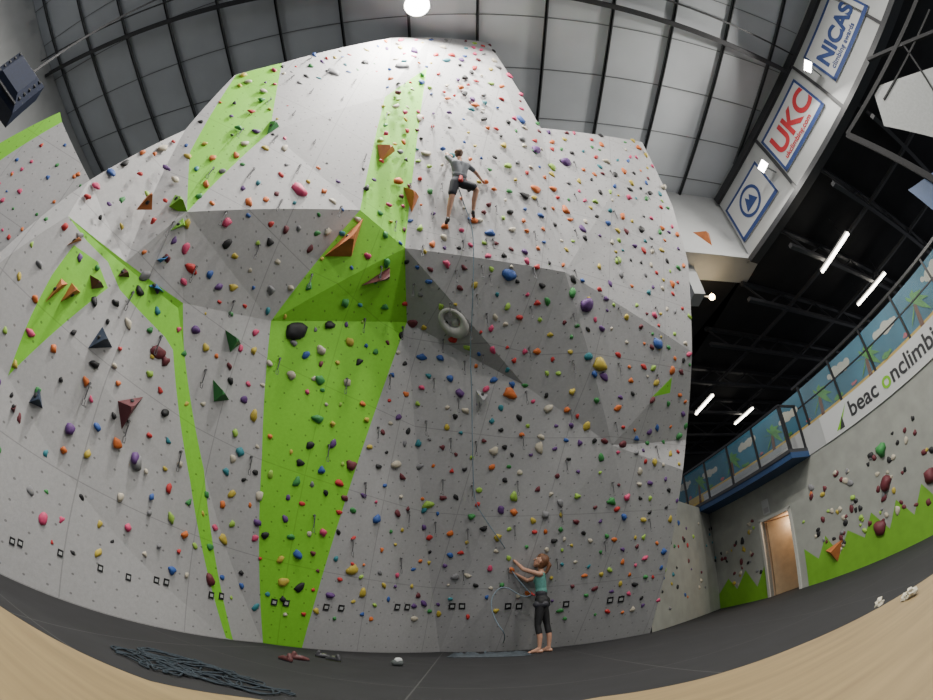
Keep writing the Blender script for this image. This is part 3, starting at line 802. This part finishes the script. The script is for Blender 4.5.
# ------------------------------------------------------------------ ropes
def rope(name, pts, rad, m, parent=None, cyc=False):
    c=bpy.data.curves.new(name,'CURVE'); c.dimensions='3D'; c.bevel_depth=rad; c.bevel_resolution=2
    sp=c.splines.new('NURBS'); sp.points.add(len(pts)-1)
    for i,p in enumerate(pts): sp.points[i].co=(*p,1)
    sp.order_u=3; sp.use_endpoint_u=True; sp.resolution_u=6
    c.materials.append(m); o=bpy.data.objects.new(name,c); scene.collection.objects.link(o)
    if parent: o.parent=parent
    return o
m_rope=mat('rope_grey_blue',(.20,.27,.33),.8,.2,80); m_rope2=mat('rope_dark_teal',(.016,.026,.036),.85,.6,40)
hand1=TB(V((.49,0,1.67))); hand2=TB(V((.50,.03,1.40))); dev=TB(V((.15,0,.98)))
pl=[]
for px,py in [(500,540),(486,520),(472,500),(471,470),(470,430),(470,390),(470,350),(470,310),(471,270),(471,232)]:
    p,n,_=wall_at(px,py); pl.append(p+n*.12)
rope('belay_rope',[dev,hand2,hand1]+pl+[TC(V((.08,.2,-.3))),TC(V((0,.2,0)))],.008,m_rope)
gnd=[at_z(px,py,.012) for px,py in [(500,648),(480,652),(497,655),(520,652),(488,656),(470,653)]]
def air(px,py,y): return at_y(px,py,y)
yb=base.y
rope('slack_rope',[dev,TB(V((.25,-.02,.90))),air(505,585,yb-.05),air(494,592,yb-.1),air(490,605,yb-.1),air(496,622,yb-.1),air(507,636,yb-.1)]+gnd,.008,m_rope)
def pile(name,cx,cy,a,bb,n,m,rad=.006):
    pts=[]; x=y=0.0; t=R()*6
    for i in range(n):
        t+=(R()-.35)*2.2; st=.10+.08*R()
        x+=st*math.cos(t); y+=st*math.sin(t)
        if (x/a)**2+(y/bb)**2 > 1: t=math.atan2(-y,-x)+(R()-.5); x*=.86; y*=.86
        pts.append(Vector((cx+x,cy+y,.012+.06*R()*max(0,1-math.hypot(x/a,y/bb)))))
    rope(name,pts,rad,m)
p=at_z(208,674,0); pile('rope_pile',p.x,p.y,.60,.28,180,m_rope2,.0065)
p=at_z(150,664,0); pile('rope_pile',p.x,p.y,.34,.14,50,m_rope2,.0065)
# rope bag sheet at belayer's feet
p=at_z(488,657,0); b=MB(); vs=[]; N=12
for i in range(N+1):
    for j in range(7):
        ed=min(i,N-i,j*2,12-j*2); vs.append(Vector((p.x-.62+1.24*i/N+.05*R(),p.y-.14+.28*j/6+.05*R(),.006+ (.09*R() if ed>0 else 0))))
fs=[[i*7+j,(i+1)*7+j,(i+1)*7+j+1,i*7+j+1] for i in range(N) for j in range(6)]
b.mesh(vs,fs,0); b.obj('rope_bag',[mat('rope_bag_fabric',(.03,.04,.05),.7,.3)],smooth=True)
# climbing shoes
def shoe(px,py,ang,m,m2):
    p=at_z(px,py,0); f=V((math.cos(ang),math.sin(ang),0)); l=V((-f.y,f.x,0)); T=lambda v:p+(f*v.x+l*v.y+V((0,0,v.z)))*.85; C=[]
    for a in [((-.08,0,.035),(-.06,0,.085),.034,.030,0),((-.08,0,.03),(.03,0,.035),.034,.038,0),((.03,0,.035),(.11,.012,.022),.038,.022,0),((-.08,0,.012),(.11,.012,.010),.03,.022,1),((.0,0,.06),(.04,0,.052),.02,.02,1)]:
        C.append((T(V(a[0])),T(V(a[1])),a[2]*.85,a[3]*.85,a[4]))
    sculpt('climbing_shoe',C,[m,m2],.008,None,2)
m_sr=mat('shoe_dark_red',(.09,.025,.025),.6); m_sg=mat('shoe_olive',(.07,.08,.04),.6)
shoe(286,661,2.6,m_sr,m_shoe); shoe(299,660,.4,m_sr,m_shoe); shoe(323,658,.2,m_shoe,m_sg); shoe(334,661,2.8,m_shoe,m_sg)
p=at_z(395,666,0)
sculpt('chalk_bag',[(p+V((0,0,.04)),p+V((.05,.03,.04)),.045,.045,0),(p+V((.02,.0,.08)),p+V((.05,.03,.08)),.030,.030,1)],[mat('chalk_bag_fabric',(.07,.08,.08),.8,.2),m_white],.01,None,2)

# ------------------------------------------------------------------ wooden counter the camera rests on
m_wood=mat('pale_birch_ply',(.23,.165,.078),.5,.20,2)
nt=m_wood.node_tree; nz=[n for n in nt.nodes if n.type=='TEX_NOISE'][0]; tc=[n for n in nt.nodes if n.type=='TEX_COORD'][0]
mp=nt.nodes.new('ShaderNodeMapping'); mp.inputs['Scale'].default_value=(2,26,1); mp.inputs['Rotation'].default_value=(0,0,.25); nt.links.new(tc.outputs['Object'],mp.inputs[0]); nt.links.new(mp.outputs[0],nz.inputs['Vector'])
zt=.45
edge=[at_z(px,py,zt) for px,py in [(0,606),(60,642),(150,681),(250,698),(350,708),(470,711),(600,697),(700,679),(800,645),(880,607),(933,574)]]
e0=edge[0]+ (edge[0]-edge[1])*1.2; e1=edge[-1]+Vector((.35,-.03,0))
outline=[e0]+edge+[e1,Vector((e1.x+.1,-.9,zt)),Vector((e0.x-.1,-.9,zt))]
b=MB(); n=len(outline); lo=[p-Vector((0,0,.035)) for p in outline]
b.mesh(outline+lo,[list(range(n)),list(range(n,2*n))[::-1]]+[[i,(i+1)%n,n+(i+1)%n,n+i] for i in range(n)],0)
for x,y in ((-.75,-.7),(1.2,-.7),(-.45,.25),(1.0,.45)): b.box((x-.03,y-.03,0),(x+.03,y+.03,zt-.035),0)
b.obj('wooden_table',[m_wood])
m_tis=mat('tissue_paper',(.50,.47,.38),.8,.05)
for px,py,rr in [(880,600,.009),(912,591,.011),(905,594,.007)]:
    p=at_z(px,py+6,zt); b=MB(); vs=[]
    for v in ICO_V:
        k=rr*(1+.45*math.sin(7*v.x+px)*math.cos(6*v.y+py)+.25*math.sin(11*v.z)); vs.append(p+Vector((v.x*1.4,v.y,v.z*.9))*k+Vector((0,0,rr*.9)))
    b.mesh(vs,ICO_F,0); b.obj('crumpled_tissue',[m_tis])

# ------------------------------------------------------------------ heater unit on left wall, gantry on right
b=MB(); c=bearing(14,85)*8.5+O
a=Vector((.35,.93,0)); u=Vector((0,0,1)); n=Vector((.93,-.35,0))
def q2(w,h,o,cx=0,cz=0): return [c+a*(cx-w)+u*(cz-h)+n*o,c+a*(cx+w)+u*(cz-h)+n*o,c+a*(cx+w)+u*(cz+h)+n*o,c+a*(cx-w)+u*(cz+h)+n*o]
b.hexa(q2(.5,.42,-.3)+q2(.5,.42,.1),0); b.hexa(q2(.5,.42,.1)+q2(.3,.25,.3),0)
for k in range(6): b.hexa(q2(.42,.02,.1,0,-.33+k*.13)+q2(.42,.015,.24,0,-.36+k*.13),1)
b.beam(c+u*.42-n*.1,Vector((c.x,c.y,ZC-.1))-n*.1,.05,.05,1)
b.obj('unit_heater',[mat('heater_blue',(.012,.02,.05),.6,.2),m_steel])
b=MB()
def gp_(px,py,out=1.6):
    d=bearing(px,py); return O+d*hit(d,nW,nW.dot(E)+out)
b.poly([gp_(872,88),gp_(950,62),gp_(950,142),gp_(884,126)],1)
b.poly([gp_(908,190,1.5),gp_(950,160,1.5),gp_(950,225,1.5)],2)
for pa,pb,w in [((920,-5),(848,135),.09),((848,135),(950,190),.12),((868,60),(950,26),.07),((930,10),(884,100),.04),((900,40),(950,120),.04)]:
    b.beam(gp_(*pa),gp_(*pb),w,w,0)
b.obj('steel_gantry',[m_black,mat('gantry_panel_white',(.26,.27,.27),.6,.1),m_blue],recalc=False)

# ------------------------------------------------------------------ world + camera
w=bpy.data.worlds.new('World'); scene.world=w; w.use_nodes=True
bg=w.node_tree.nodes['Background']; bg.inputs[0].default_value=(.88,.91,1,1); bg.inputs[1].default_value=.38
cd=bpy.data.cameras.new('camera'); cam=bpy.data.objects.new('camera',cd); scene.collection.objects.link(cam)
cam.location=O; cam.rotation_euler=(math.pi/2+PITCH,0,0)
# equisolid fisheye, 10.5 mm lens; the sensor size sets the field of view
cd.type='PANO'; cd.sensor_width=10.5*933/FPX; cd.sensor_height=10.5*700/FPX; cd.sensor_fit='HORIZONTAL'; cd.clip_start=.01; cd.clip_end=200
if hasattr(cd,'cycles'):
    cd.cycles.panorama_type='FISHEYE_EQUISOLID'; cd.cycles.fisheye_lens=10.5; cd.cycles.fisheye_fov=math.pi
scene.camera=cam
print('tris',len(TR),'holds',len(taken))
